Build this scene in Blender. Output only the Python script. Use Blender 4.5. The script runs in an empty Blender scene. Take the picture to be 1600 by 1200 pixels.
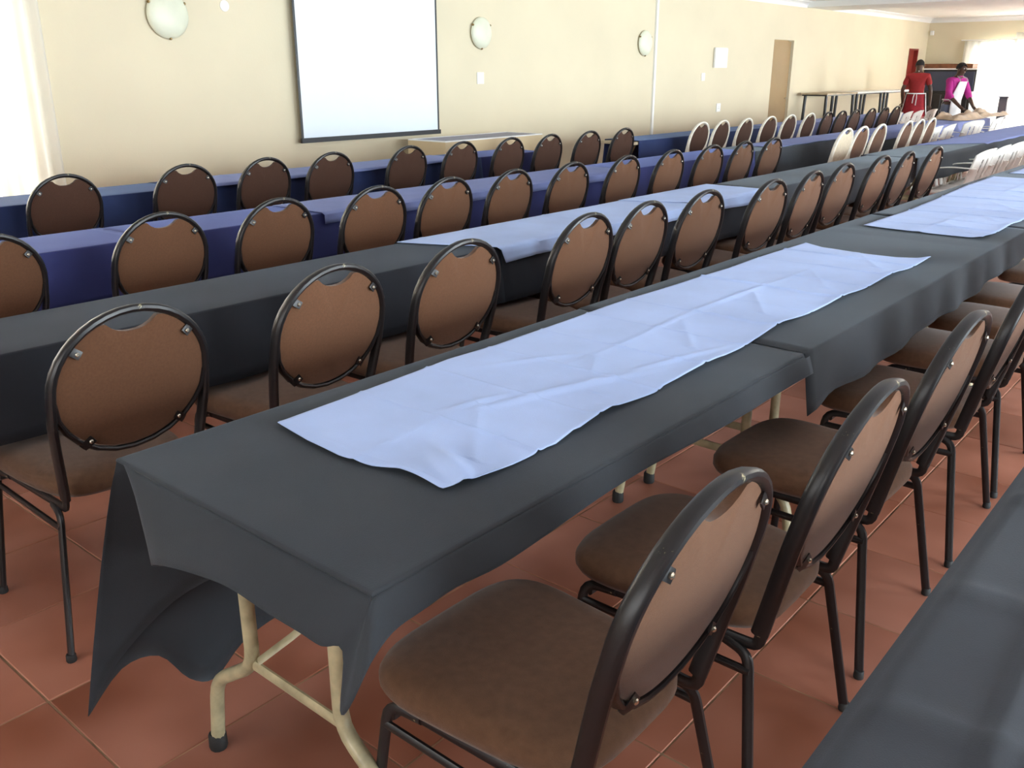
import bpy, bmesh, math, random
from mathutils import Vector, Matrix
random.seed(7)
C = bpy.context.scene.collection
S = bpy.context.scene
PI = math.pi

# ------------------------------------------------------------------ camera, world, light, exposure
CAM_H = 1.47
FPX = 1405.0
pitch = math.atan((600 - 111) / FPX)
yaw = math.atan((2055 - 800) / math.hypot(FPX, 600 - 111))
cd = bpy.data.cameras.new('camera'); cam = bpy.data.objects.new('camera', cd); C.objects.link(cam)
cd.sensor_fit = 'HORIZONTAL'; cd.sensor_width = 36.0; cd.lens = FPX / 1600 * 36.0
cd.clip_start = 0.05; cd.clip_end = 200
cam.location = (0, 0, CAM_H)
cam.rotation_euler = (PI / 2 - pitch, 0, yaw)
S.camera = cam
S.view_settings.view_transform = 'Standard'
S.view_settings.look = 'None'
S.view_settings.gamma = 1.0
S.view_settings.use_curve_mapping = False
S.view_settings.exposure = 0.79

W = bpy.data.worlds.new('sky'); S.world = W; W.use_nodes = True
W.node_tree.nodes['Background'].inputs[0].default_value = (0.86, 0.93, 1.0, 1)
W.node_tree.nodes['Background'].inputs[1].default_value = 2.2

WALL_L, WALL_R, WALL_F, WALL_B, CEIL = -7.3, 3.6, 24.2, -3.2, 2.66

def area(name, loc, direction, sx, sy, power, col=(1, 1, 1)):
    l = bpy.data.lights.new(name, 'AREA'); l.shape = 'RECTANGLE'; l.size = sx; l.size_y = sy
    l.energy = power; l.color = col
    o = bpy.data.objects.new(name, l); C.objects.link(o); o.location = loc
    o.rotation_euler = Vector(direction).to_track_quat('-Z', 'Y').to_euler()
    return o
# daylight entering by the openings (each lamp stands just outside its window)
RWIN = [(0.6, 3.4), (5.0, 8.0), (9.4, 12.4), (13.8, 16.8), (18.2, 21.2)]
for (a, b), pw in zip(RWIN, (240, 340, 260, 240, 240)):
    area('window_daylight', (WALL_R + .35, (a + b) / 2, 1.25), (-1, 0, .06), b - a, 1.9, pw, (.84, .94, 1))
area('window_daylight', (-1.0, WALL_F + .4, 1.3), (0, -1, -.02), 9.8, 1.9, 1150, (.97, .99, 1))
area('window_daylight', (WALL_L - .35, .9, 1.3), (1, .1, 0), 3.6, 2.1, 300, (1, .99, .97))
area('window_daylight', (-1.5, WALL_B - .35, 1.5), (0, 1, 0), 5.0, 1.5, 45, (1, .93, .85))

# ------------------------------------------------------------------ materials
def mat(name, col, rough=.6, stint=(1, 1, 1), metal=0, sheen=0, noise=0, nscale=30, bump=0, bscale=200, spec=.5, alpha_trans=0, rand=0, coat=0):
    m = bpy.data.materials.new(name); m.use_nodes = True
    nt = m.node_tree; n = nt.nodes; L = nt.links
    b = n['Principled BSDF']
    b.inputs['Base Color'].default_value = (*col, 1)
    b.inputs['Roughness'].default_value = rough
    b.inputs['Metallic'].default_value = metal
    b.inputs['Specular IOR Level'].default_value = spec
    if sheen:
        b.inputs['Sheen Tint'].default_value = (*stint, 1); b.inputs['Sheen Weight'].default_value = sheen; b.inputs['Sheen Roughness'].default_value = .4
    if coat: b.inputs['Coat Weight'].default_value = coat
    tc = n.new('ShaderNodeTexCoord')
    src = None
    if noise:
        t = n.new('ShaderNodeTexNoise'); t.inputs['Scale'].default_value = nscale; t.inputs['Detail'].default_value = 5
        L.new(tc.outputs['Object'], t.inputs['Vector'])
        r = n.new('ShaderNodeMapRange'); r.inputs[1].default_value = .3; r.inputs[2].default_value = .7
        r.inputs[3].default_value = 1 - noise; r.inputs[4].default_value = 1 + noise
        L.new(t.outputs['Fac'], r.inputs[0]); src = r.outputs[0]
    if rand:
        oi = n.new('ShaderNodeObjectInfo')
        r2 = n.new('ShaderNodeMapRange'); r2.inputs[3].default_value = 1 - rand; r2.inputs[4].default_value = 1 + rand
        L.new(oi.outputs['Random'], r2.inputs[0])
        if src:
            mm = n.new('ShaderNodeMath'); mm.operation = 'MULTIPLY'
            L.new(src, mm.inputs[0]); L.new(r2.outputs[0], mm.inputs[1]); src = mm.outputs[0]
        else: src = r2.outputs[0]
    if src:
        v = n.new('ShaderNodeVectorMath'); v.operation = 'SCALE'; v.inputs[0].default_value = col
        L.new(src, v.inputs['Scale']); L.new(v.outputs[0], b.inputs['Base Color'])
    if bump:
        t = n.new('ShaderNodeTexNoise'); t.inputs['Scale'].default_value = bscale; t.inputs['Detail'].default_value = 3
        L.new(tc.outputs['Object'], t.inputs['Vector'])
        bp = n.new('ShaderNodeBump'); bp.inputs['Strength'].default_value = bump; bp.inputs['Distance'].default_value = .002
        L.new(t.outputs['Fac'], bp.inputs['Height']); L.new(bp.outputs[0], b.inputs['Normal'])
    return m

M = {}
M['charcoal'] = mat('charcoal_cloth', (.032, .037, .044), .85, sheen=.16, stint=(.7, .86, 1), noise=.12, nscale=4, bump=.25, bscale=500, spec=.3)
M['charcoal2'] = mat('charcoal_cloth_worn', (.036, .041, .050), .8, sheen=.18, stint=(.7, .86, 1), noise=.12, nscale=4, bump=.25, bscale=500, spec=.35)
M['charcoal3'] = mat('charcoal_cloth_shaded', (.021, .024, .031), .85, sheen=.12, stint=(.65, .8, 1), noise=.12, nscale=4, bump=.25, bscale=500, spec=.25)  # charcoal cloth darkened in colour to stand in for weaker window light
M['navy'] = mat('navy_cloth', (.014, .028, .10), .75, sheen=.25, stint=(.35, .55, 1), noise=.1, nscale=4, bump=.2, bscale=500, spec=.35)
M['blue'] = mat('blue_cloth', (.030, .038, .150), .75, sheen=.38, stint=(.33, .45, 1), noise=.08, nscale=4, bump=.2, bscale=500, spec=.35)
M['lilac'] = mat('lilac_cloth', (.19, .23, .46), .8, sheen=.1, stint=(.5, .6, 1), noise=.06, nscale=5, bump=.2, bscale=500, spec=.3)
M['runner'] = mat('pale_blue_cloth', (.42, .55, .86), .85, sheen=.08, noise=.06, nscale=5, bump=.25, bscale=400, spec=.3)
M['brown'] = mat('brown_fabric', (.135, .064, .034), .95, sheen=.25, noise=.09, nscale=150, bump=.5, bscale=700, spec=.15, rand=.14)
M['brown_shaded'] = mat('shaded_brown_fabric', (.075, .038, .026), .95, sheen=.15, noise=.09, nscale=150, bump=.5, bscale=700, spec=.12, rand=.14)  # same brown fabric, with the back row's dimmer light put into the colour
M['tan'] = mat('light_tan_fabric', (.62, .52, .38), .9, noise=.1, nscale=40, bump=.4, bscale=600, spec=.2)
M['seatb'] = mat('brown_seat_fabric', (.125, .066, .038), .95, sheen=.3, noise=.14, nscale=50, bump=.5, bscale=700, spec=.15, rand=.1)
def chipped():
    m = mat('black_painted_steel', (.010, .009, .010), .36, metal=0, spec=.45); nt = m.node_tree; n = nt.nodes; L = nt.links; b = n['Principled BSDF']
    tc = n.new('ShaderNodeTexCoord'); t = n.new('ShaderNodeTexNoise'); t.inputs['Scale'].default_value = 22; t.inputs['Detail'].default_value = 8; t.inputs['Roughness'].default_value = .75
    L.new(tc.outputs['Object'], t.inputs['Vector']); cr = n.new('ShaderNodeValToRGB')
    cr.color_ramp.elements[0].position = .66; cr.color_ramp.elements[0].color = (.010, .009, .010, 1)
    cr.color_ramp.elements[1].position = .69; cr.color_ramp.elements[1].color = (.42, .37, .22, 1)
    L.new(t.outputs['Fac'], cr.inputs[0]); L.new(cr.outputs[0], b.inputs['Base Color']); return m
M['blackm'] = chipped()
M['creamm'] = mat('cream_painted_steel', (.90, .86, .74), .45, noise=.1, nscale=30)
M['legm'] = mat('cream_enamel_steel', (.42, .38, .235), .38, noise=.25, nscale=25, spec=.5)
M['screw'] = mat('screw_metal', (.6, .55, .45), .25, metal=.9)
M['rubber'] = mat('black_rubber', (.012, .012, .012), .7)
M['plastic'] = mat('white_plastic', (.88, .87, .82), .4, noise=.04, nscale=6)
M['wall'] = mat('cream_wall_paint', (.70, .62, .445), .75, noise=.03, nscale=1.2, bump=.25, bscale=60)
M['ceil'] = mat('ceiling_paint', (.90, .90, .88), .85, noise=.02, nscale=1)
M['white'] = mat('white_gloss', (.85, .85, .83), .45)
M['screen'] = mat('projection_fabric', (.80, .88, .95), .8)
M['black'] = mat('black_satin', (.012, .013, .016), .4)
M['darkwood'] = mat('dark_cabinet_wood', (.018, .015, .015), .35, noise=.4, nscale=9)
M['bluepanel'] = mat('slate_blue_panel', (.035, .045, .085), .3)
M['brownwood'] = mat('brown_wood', (.2, .075, .03), .5, noise=.3, nscale=12)
M['ply'] = mat('table_board', (.45, .36, .24), .6, noise=.2, nscale=8)
M['beige'] = mat('beige_painted_board', (.66, .52, .31), .6, noise=.03, nscale=3)
M['purpletop'] = mat('dark_purple_cloth', (.075, .06, .1), .85, sheen=.2, bump=.2, bscale=400)
M['tandoor'] = mat('tan_door_paint', (.33, .215, .095), .6, noise=.05, nscale=3)
M['reddoor'] = mat('red_door_paint', (.26, .03, .02), .45, noise=.12, nscale=4)
M['lampg'] = mat('frosted_glass_shade', (.70, .71, .56), .4, noise=.06, nscale=6)
M['brass'] = mat('aged_brass_clip', (.25, .17, .07), .4, metal=.7)
M['grout'] = mat('pale_grout', (.30, .19, .11), .9, noise=.5, nscale=8)
M['blanket'] = mat('tan_fleece', (.50, .36, .24), .95, sheen=.3, noise=.15, nscale=12, bump=.4, bscale=150)
M['skin'] = mat('dark_brown_skin', (.075, .036, .022), .5)
M['hair'] = mat('black_hair', (.012, .01, .01), .8, bump=.6, bscale=150)
M['redshirt'] = mat('red_cotton', (.27, .014, .016), .85, noise=.08, nscale=20)
M['pinkshirt'] = mat('magenta_knit', (.42, .02, .22), .85, noise=.08, nscale=20)
M['redskirt'] = mat('red_skirt_cotton', (.27, .01, .02), .85, noise=.15, nscale=15)
M['apron'] = mat('white_apron_cotton', (.75, .76, .76), .85)
M['denim'] = mat('grey_blue_trousers', (.13, .15, .23), .85)
M['greypost'] = mat('grey_post_paint', (.12, .12, .15), .5)

# terracotta tile: cloudy colour, semi-gloss
def tile_mat():
    m = bpy.data.materials.new('terracotta_tile'); m.use_nodes = True
    nt = m.node_tree; n = nt.nodes; L = nt.links; b = n['Principled BSDF']
    geo = n.new('ShaderNodeNewGeometry'); oi = n.new('ShaderNodeObjectInfo')
    add = n.new('ShaderNodeVectorMath'); add.operation = 'ADD'
    L.new(geo.outputs['Position'], add.inputs[0])
    t = n.new('ShaderNodeTexNoise'); t.inputs['Scale'].default_value = 2.6; t.inputs['Detail'].default_value = 2; t.inputs['Roughness'].default_value = .5
    L.new(oi.outputs['Random'], add.inputs[1]); L.new(add.outputs[0], t.inputs['Vector'])
    cr = n.new('ShaderNodeValToRGB')
    cr.color_ramp.elements[0].position = .3; cr.color_ramp.elements[0].color = (.26, .084, .043, 1)
    cr.color_ramp.elements[1].position = .72; cr.color_ramp.elements[1].color = (.47, .195, .13, 1)
    L.new(t.outputs['Fac'], cr.inputs[0])
    mr = n.new('ShaderNodeMapRange'); mr.inputs[3].default_value = .82; mr.inputs[4].default_value = 1.18
    L.new(oi.outputs['Random'], mr.inputs[0])
    sc = n.new('ShaderNodeVectorMath'); sc.operation = 'SCALE'
    L.new(cr.outputs[0], sc.inputs[0]); L.new(mr.outputs[0], sc.inputs['Scale']); L.new(sc.outputs[0], b.inputs['Base Color'])
    t2 = n.new('ShaderNodeTexNoise'); t2.inputs['Scale'].default_value = 5; t2.inputs['Detail'].default_value = 2
    L.new(geo.outputs['Position'], t2.inputs['Vector'])
    m2 = n.new('ShaderNodeMapRange'); m2.inputs[3].default_value = .26; m2.inputs[4].default_value = .5
    L.new(t2.outputs['Fac'], m2.inputs[0]); L.new(m2.outputs[0], b.inputs['Roughness'])
    bp = n.new('ShaderNodeBump'); bp.inputs['Strength'].default_value = .03; bp.inputs['Distance'].default_value = .002
    L.new(t2.outputs['Fac'], bp.inputs['Height']); L.new(bp.outputs[0], b.inputs['Normal'])
    return m
M['tile'] = tile_mat()

def curtain_mat():
    m = bpy.data.materials.new('sheer_curtain'); m.use_nodes = True
    nt = m.node_tree; n = nt.nodes; L = nt.links
    n.remove(n['Principled BSDF'])
    d = n.new('ShaderNodeBsdfDiffuse'); d.inputs[0].default_value = (.9, .88, .82, 1)
    t = n.new('ShaderNodeBsdfTranslucent'); t.inputs[0].default_value = (.95, .93, .88, 1)
    mx = n.new('ShaderNodeMixShader'); mx.inputs[0].default_value = .6
    L.new(d.outputs[0], mx.inputs[1]); L.new(t.outputs[0], mx.inputs[2]); L.new(mx.outputs[0], n['Material Output'].inputs[0])
    return m
M['curtain'] = curtain_mat()
def glass_mat():
    m = bpy.data.materials.new('window_glass'); m.use_nodes = True
    nt = m.node_tree; n = nt.nodes; L = nt.links
    n.remove(n['Principled BSDF'])
    g = n.new('ShaderNodeBsdfGlossy'); g.inputs['Roughness'].default_value = .02
    t = n.new('ShaderNodeBsdfTransparent'); f = n.new('ShaderNodeFresnel'); f.inputs[0].default_value = 1.4
    mx = n.new('ShaderNodeMixShader'); L.new(f.outputs[0], mx.inputs[0])
    L.new(t.outputs[0], mx.inputs[1]); L.new(g.outputs[0], mx.inputs[2]); L.new(mx.outputs[0], n['Material Output'].inputs[0])
    return m
M['glass'] = glass_mat()

# ------------------------------------------------------------------ mesh helpers
class MB:
    def __init__(s): s.v = []; s.f = []
    def add(s, vs, fs):
        o = len(s.v); s.v += [tuple(v) for v in vs]; s.f += [tuple(i + o for i in f) for f in fs]; return s
    def box(s, x0, x1, y0, y1, z0, z1):
        return s.add([(x0,y0,z0),(x1,y0,z0),(x1,y1,z0),(x0,y1,z0),(x0,y0,z1),(x1,y0,z1),(x1,y1,z1),(x0,y1,z1)],
                     [(0,3,2,1),(4,5,6,7),(0,1,5,4),(1,2,6,5),(2,3,7,6),(3,0,4,7)])
    def bbox(s, x0, x1, y0, y1, z0, z1, r=.004):
        """box with chamfered top and vertical edges"""
        P = []
        for z, i in ((z0, 0), (z1 - r, 0), (z1, r)):
            a, b, c, d = x0 + i, x1 - i, y0 + i, y1 - i
            P += [(a+r,c,z),(b-r,c,z),(b,c+r,z),(b,d-r,z),(b-r,d,z),(a+r,d,z),(a,d-r,z),(a,c+r,z)]
        F = []
        for k in range(2):
            for i in range(8):
                j = (i + 1) % 8; F.append((k*8+i, k*8+j, k*8+8+j, k*8+8+i))
        F.append(tuple(range(16, 24))); F.append(tuple(reversed(range(8))))
        return s.add(P, F)
    def sweep(s, pts, ref, w, h, n=8, closed=False, cap=True, pw=1.0):
        """tube of oval section: w across (tangent x ref), h along ref"""
        pts = [Vector(p) for p in pts]; ref = Vector(ref).normalized(); N = len(pts); rings = []
        for i, p in enumerate(pts):
            if closed: t = pts[(i+1) % N] - pts[i-1]
            else: t = pts[min(i+1, N-1)] - pts[max(i-1, 0)]
            t.normalize()
            a = t.cross(ref)
            if a.length < 1e-4: a = t.cross(Vector((.3, .5, .8)))
            a.normalize(); b = a.cross(t).normalized()
            q = lambda c: math.copysign(abs(c)**pw, c)
            rings.append([p + a * (w/2*q(math.cos(2*PI*(k+.5)/n))) + b * (h/2*q(math.sin(2*PI*(k+.5)/n))) for k in range(n)])
        F = []; V = [v for r in rings for v in r]
        for i in range(N if closed else N-1):
            j = (i+1) % N
            for k in range(n):
                l = (k+1) % n; F.append((i*n+k, i*n+l, j*n+l, j*n+k))
        if cap and not closed:
            F.append(tuple(range(n))); F.append(tuple(reversed(range((N-1)*n, N*n))))
        return s.add(V, F)
    def tube(s, pts, r, n=8):
        return s.sweep(pts, (0.123, .456, .88), 2*r, 2*r, n)
    def lathe(s, prof, c, ax='z', n=20):
        V = []; F = []
        for (r, h) in prof:
            for k in range(n):
                a = 2*PI*k/n; x, y = r*math.cos(a), r*math.sin(a)
                p = (x, y, h) if ax == 'z' else ((h, x, y) if ax == 'x' else (x, h, y))
                V.append((c[0]+p[0], c[1]+p[1], c[2]+p[2]))
        for i in range(len(prof)-1):
            for k in range(n):
                l = (k+1) % n; F.append((i*n+k, i*n+l, (i+1)*n+l, (i+1)*n+k))
        F.append(tuple(range(n))); F.append(tuple(range((len(prof)-1)*n, len(prof)*n)))
        return s.add(V, F)
    def grid(s, rows, close=False):
        nr, nc = len(rows), len(rows[0]); V = [v for r in rows for v in r]; F = []
        for i in range(nr-1):
            for j in range(nc if close else nc-1):
                k = (j+1) % nc; F.append((i*nc+j, i*nc+k, (i+1)*nc+k, (i+1)*nc+j))
        return s.add(V, F)
    def mesh(s, name, m, smooth=True, angle=40):
        me = bpy.data.meshes.new(name); me.from_pydata(s.v, [], s.f)
        bm = bmesh.new(); bm.from_mesh(me)
        bmesh.ops.remove_doubles(bm, verts=bm.verts, dist=1e-5)
        bmesh.ops.recalc_face_normals(bm, faces=bm.faces); bm.to_mesh(me); bm.free()
        me.materials.append(M[m] if isinstance(m, str) else m)
        if smooth:
            me.polygons.foreach_set('use_smooth', [True]*len(me.polygons))
            me.set_sharp_from_angle(angle=math.radians(angle))
        return me
    def obj(s, name, m, parent=None, smooth=True, angle=40):
        o = bpy.data.objects.new(name, s.mesh(name, m, smooth, angle)); C.objects.link(o)
        if parent: o.parent = parent
        return o

def tag(o, label=None, cat=None, group=None, kind=None):
    if label: o['label'] = label
    if cat: o['category'] = cat
    if group: o['group'] = group
    if kind: o['kind'] = kind
    return o
def thing(name, label, cat, loc=(0,0,0), rz=0, group=None):
    o = bpy.data.objects.new(name, None); C.objects.link(o); o.empty_display_size = .1
    o.location = loc; o.rotation_euler = (0, 0, rz)
    return tag(o, label, cat, group)
def copy_tree(o, parent=None, kids=None):
    c = o.copy(); C.objects.link(c); c.parent = parent
    for ch in kids_of[o.name]: copy_tree(ch, c)
    return c
kids_of = {}
def register(o):
    kids_of[o.name] = list(o.children)
    for ch in o.children: register(ch)
class _K(dict):
    pass
def dup(proto, loc, rz=0):
    def rec(o, par):
        c = o.copy(); C.objects.link(c); c.parent = par
        for ch in kids_of.get(o.name, ()): rec(ch, c)
        return c
    r = rec(proto, None); r.location = loc; r.rotation_euler = (0, 0, rz); return r
def solid(o, t=.002, off=0):
    m = o.modifiers.new('thickness', 'SOLIDIFY'); m.thickness = t; m.offset = off; return o
def fillet(pts, rad, k=4):
    pts = [Vector(p) for p in pts]; out = [pts[0]]
    for i in range(1, len(pts)-1):
        a, b, c = pts[i-1], pts[i], pts[i+1]
        r = min(rad, (a-b).length*.45, (c-b).length*.45)
        p0 = b + (a-b).normalized()*r; p2 = b + (c-b).normalized()*r
        for j in range(k+1):
            t = j/k; out.append(p0*(1-t)**2 + b*2*t*(1-t) + p2*t*t)
    out.append(pts[-1]); return out
def sstep(a, b, x):
    t = max(0, min(1, (x-a)/(b-a))); return t*t*(3-2*t)

# ------------------------------------------------------------------ room shell
def struct(name, mb, m, parent=None, smooth=False):
    o = mb.obj(name, m, parent, smooth)
    if not parent: o['kind'] = 'structure'
    return o
def holes_wall(name, axis, pos, thick, a0, a1, z0, z1, holes, m):
    """wall along axis ('y': plane x=pos, runs in y), with openings (a,b,z0,z1)"""
    mb = MB(); cur = a0
    def bx(a, b, c, d):
        if b - a < 1e-4 or d - c < 1e-4: return
        if axis == 'y': mb.box(min(pos, pos+thick), max(pos, pos+thick), a, b, c, d)
        else: mb.box(a, b, min(pos, pos+thick), max(pos, pos+thick), c, d)
    for (a, b, c, d) in sorted(holes):
        bx(cur, a, z0, z1); bx(a, b, z0, c); bx(a, b, d, z1); cur = b
    bx(cur, a1, z0, z1)
    return struct(name, mb, m)

TX, TY = .4175, .4113
TX0, TY0 = -.81, .668
floor = struct('floor', MB().box(WALL_L-.2, WALL_R+.2, WALL_B-.2, WALL_F+.2, -.12, -.003), 'grout')
ceiling = struct('ceiling', MB().box(WALL_L-.2, WALL_R+.2, WALL_B-.2, WALL_F+.2, CEIL, CEIL+.12), 'ceil')
holes_wall('wall_left', 'y', WALL_L, -.2, WALL_B-.2, WALL_F+.2, -.1, CEIL, [(-1.6, 2.95, .12, 2.3), (15.73, 16.55, 0, 1.99), (22.94, 23.6, 0, 1.965)], 'wall')
holes_wall('wall_right', 'y', WALL_R, .2, WALL_B-.2, WALL_F+.2, -.1, CEIL, [(a, b, .25, 2.25) for a, b in RWIN], 'wall')
holes_wall('wall_far', 'x', WALL_F, .2, WALL_L, WALL_R, -.1, CEIL, [(-6.3, 3.0, .08, 2.12)], 'wall')
holes_wall('wall_near', 'x', WALL_B, -.2, WALL_L, WALL_R, -.1, CEIL, [(-4, 1, .8, 2.25)], 'wall')

# tiles
def tile_mb(w, l, h=.004, r=.004):
    return MB().bbox(-w/2, w/2, -l/2, l/2, -.006, h*0, r)
tme = tile_mb(TX-.0045, TY-.0045, r=.002).mesh('tile', 'tile', smooth=False)
cells = []
import itertools
for i in range(-18, 12):
    for j in range(-10, 60):
        cx, cy = TX0 + (i+.5)*TX, TY0 + (j+.5)*TY
        if cx < WALL_L+.1 or cx > WALL_R-.1 or cy < WALL_B+.1 or cy > WALL_F-.1: continue
        d = Vector((cx, cy)); dep = d.x*(-math.sin(yaw)) + d.y*math.cos(yaw)
        side = abs(d.x*math.cos(yaw) + d.y*math.sin(yaw))
        vis = dep > .5 and side < dep*.62 + .9
        cells.append((0 if vis else 1, dep if vis else 1e3 + d.length, cx, cy))
cells.sort()
rest = MB()
for k, (_, _, cx, cy) in enumerate(cells):
    if k < 300:
        o = bpy.data.objects.new('tile', tme); C.objects.link(o); o.parent = floor
        o.location = (cx + random.uniform(-.0008, .0008), cy + random.uniform(-.0008, .0008), random.uniform(-.0012, 0))
        o.rotation_euler = (random.uniform(-.002, .002)*.5, random.uniform(-.002, .002)*.5, random.uniform(-.003, .003))
    else:
        rest.bbox(cx-TX/2+.0023, cx+TX/2-.0023, cy-TY/2+.0023, cy+TY/2-.0023, -.006, 0, .002)
tag(rest.obj('tile_field', 'tile', floor, smooth=False), kind='stuff')

# cornices, beam, skirting
def cornice(name, p, q, nrm, z=CEIL, w=.09):
    """cove from p to q; nrm points into the room"""
    mb = MB(); prof = [(0, -w-.015), (.012, -w-.015), (.016, -w), (.03, -w*.62), (.055, -w*.32), (w-.004, -.02), (w, -.014), (w+.012, -.012), (w+.012, 0), (0, 0)]
    rows = []
    for P in (p, q): rows.append([(P[0]+nrm[0]*a, P[1]+nrm[1]*a, z+b) for a, b in prof])
    mb.grid(rows, close=True); n = len(prof); mb.f.append(tuple(range(n))); mb.f.append(tuple(range(n, 2*n)))
    return struct(name, mb, 'white')
cornice('trim_1', (WALL_L, WALL_B), (WALL_L, 16.95), (1, 0))
cornice('trim_2', (WALL_L, 18.15), (WALL_L, WALL_F), (1, 0))
cornice('trim_3', (WALL_L, WALL_F), (WALL_R, WALL_F), (0, -1))
struct('trim_4', MB().box(WALL_L, WALL_R, 16.95, 18.15, CEIL-.1, CEIL), 'ceil')
struct('baseboard_left', MB().box(WALL_L, WALL_L+.018, 2.95, 15.73, 0, .09).box(WALL_L, WALL_L+.018, 16.55, 22.94, 0, .09), 'brownwood')
struct('baseboard_far', MB().box(WALL_L, -6.3, WALL_F-.018, WALL_F, 0, .09), 'brownwood')
struct('trim_5', MB().box(WALL_L, WALL_L+.028, 11.80, 11.845, 0, CEIL-.1), 'white')   # vertical cable duct

# doors
d1 = tag(thing('door_1', None, None, (WALL_L, 0, 0)), kind='structure')
MB().box(-.08, -.04, 15.75, 16.53, .005, 1.97).obj('door_panel', 'tandoor', d1, smooth=False)
f = MB().box(-.19, -.10, 15.73, 15.75, 0, 1.99).box(-.19, -.10, 16.53, 16.55, 0, 1.99).box(-.19, -.10, 15.75, 16.53, 1.97, 1.99)
f.obj('door_frame', 'tandoor', d1, smooth=False)
MB().tube([(-.04, 16.45, 1.0), (.005, 16.45, 1.0), (.01, 16.35, 1.0)], .009).obj('door_handle', 'screw', d1)
d2 = tag(thing('door_2', None, None, (WALL_L, 0, 0)), kind='structure')
MB().box(-.12, -.08, 22.97, 23.57, .005, 1.93).obj('door_panel', 'reddoor', d2, smooth=False)
MB().box(-.16, .01, 22.94, 22.98, 0, 1.965).box(-.16, .01, 23.56, 23.6, 0, 1.965).box(-.16, .01, 22.98, 23.56, 1.93, 1.965).obj('door_frame', 'reddoor', d2, smooth=False)
MB().tube([(-.08, 23.05, 1.0), (-.04, 23.05, 1.0), (-.035, 23.14, 1.0)], .009).obj('door_handle', 'screw', d2)

# windows
def window(name, axis, pos, a, b, z0, z1, nmul):
    w = tag(thing(name, None, None), kind='structure'); fr = MB(); e = .05
    def bx(mb, p, q, c, d, t=.05):
        if axis == 'y': mb.box(pos-t/2, pos+t/2, p, q, c, d)
        else: mb.box(p, q, pos-t/2, pos+t/2, c, d)
    bx(fr, a, b, z0, z0+e); bx(fr, a, b, z1-e, z1)
    for k in range(nmul+1):
        x = a + (b-a-e)*k/nmul; bx(fr, x, x+e, z0+e, z1-e)
    fr.obj('window_frame', 'white', w, smooth=False)
    for k in range(nmul):
        x0 = a + (b-a-e)*k/nmul + e; x1 = a + (b-a-e)*(k+1)/nmul
        g = MB(); bx(g, x0, x1, z0+e, z1-e, .005); g.obj('pane', 'glass', w, smooth=False)
    return w
window('window_1', 'y', WALL_L-.1, -1.6, 2.95, .12, 2.3, 4)
window('window_2', 'x', WALL_F+.1, -6.3, 3.0, .08, 2.12, 8)
for i, (a, b) in enumerate(RWIN): window('window_%d' % (i+3), 'y', WALL_R+.1, a, b, .25, 2.25, 3)
window('window_8', 'x', WALL_B-.1, -4, 1, .8, 2.25, 4)

# curtains
def curtain(name, label, axis, pos, a, b, z0, z1, amp, wl, grp=None, seed=0):
    rnd = random.Random(seed); n = int((b-a)/wl*10)+2; rows = []
    ph = [rnd.uniform(0, 6) for _ in range(4)]
    for iz in range(9):
        v = iz/8; z = z1 + (z0-z1)*v; row = []
        for i in range(n):
            s = a + (b-a)*i/(n-1)
            d = amp*(math.sin(s/wl*2*PI+ph[0]+.5*math.sin(s*3+ph[1])) + .35*math.sin(s/wl*2*PI*1.7+ph[2]+v*1.2))*(.7+.4*v)
            row.append((pos+d, s, z) if axis == 'y' else (s, pos+d, z))
        rows.append(row)
    mb = MB().grid(rows); o = mb.obj(name, 'curtain', None, True, 180); tag(o, label, 'curtain', grp); solid(o, .0015)
    return o
curtain('sheer_curtain', 'bright sheer white curtain over the window at the left end of the wall', 'y', WALL_L+.10, -1.7, 2.80, .03, 2.5, .028, .16, seed=1)
curtain('drape', 'cream drape hanging in narrow folds at the window edge beside the wall', 'y', WALL_L+.13, 2.70, 3.17, .03, 2.5, .03, .155, seed=5)
curtain('sheer_curtain', 'white sheer curtain left of the bright far window, behind the dark cabinet', 'x', WALL_F-.12, -6.42, -5.72, .03, 2.13, .03, .17, seed=2)
curtain('drape', 'cream gathered drape on the far wall between the bright curtains', 'x', WALL_F-.15, -5.72, -5.3, .03, 2.16, .035, .12, seed=3)
curtain('sheer_curtain', 'white sheer curtain on the far wall at the right edge of the photo', 'x', WALL_F-.12, -5.35, 3.1, .03, 2.3, .03, .17, seed=4)
for nm, lab, pts in (('curtain_rail', 'white curtain rail over the left wall window', [(WALL_L+.12, -1.8, 2.5), (WALL_L+.12, 3.2, 2.5)]),
                ('curtain_rail', 'white curtain rail over the far wall window', [(-6.5, WALL_F-.13, 2.15), (3.2, WALL_F-.13, 2.15)])):
    tag(MB().tube(pts, .012).obj(nm, 'white'), lab, 'curtain rail')

# ------------------------------------------------------------------ wall objects
scr = thing('projector_screen', 'white pull-down projector screen with thin black border on cream wall', 'screen', (WALL_L+.07, 6.4, 0))
MB().box(0, .002, -.91, .91, .86, 2.5).obj('screen_fabric', 'screen', scr, False)
for e in (-.9175, .9175): MB().box(-.0005, .003, e-.0125, e+.0125, .86, 2.5).obj('black_border', 'black', scr, False)
MB().bbox(-.012, .02, -.94, .94, .82, .865, .004).obj('bottom_bar', 'black', scr, False)
MB().bbox(-.06, .05, -.98, .98, 2.49, 2.56, .01).obj('housing', 'white', scr, False)

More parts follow.
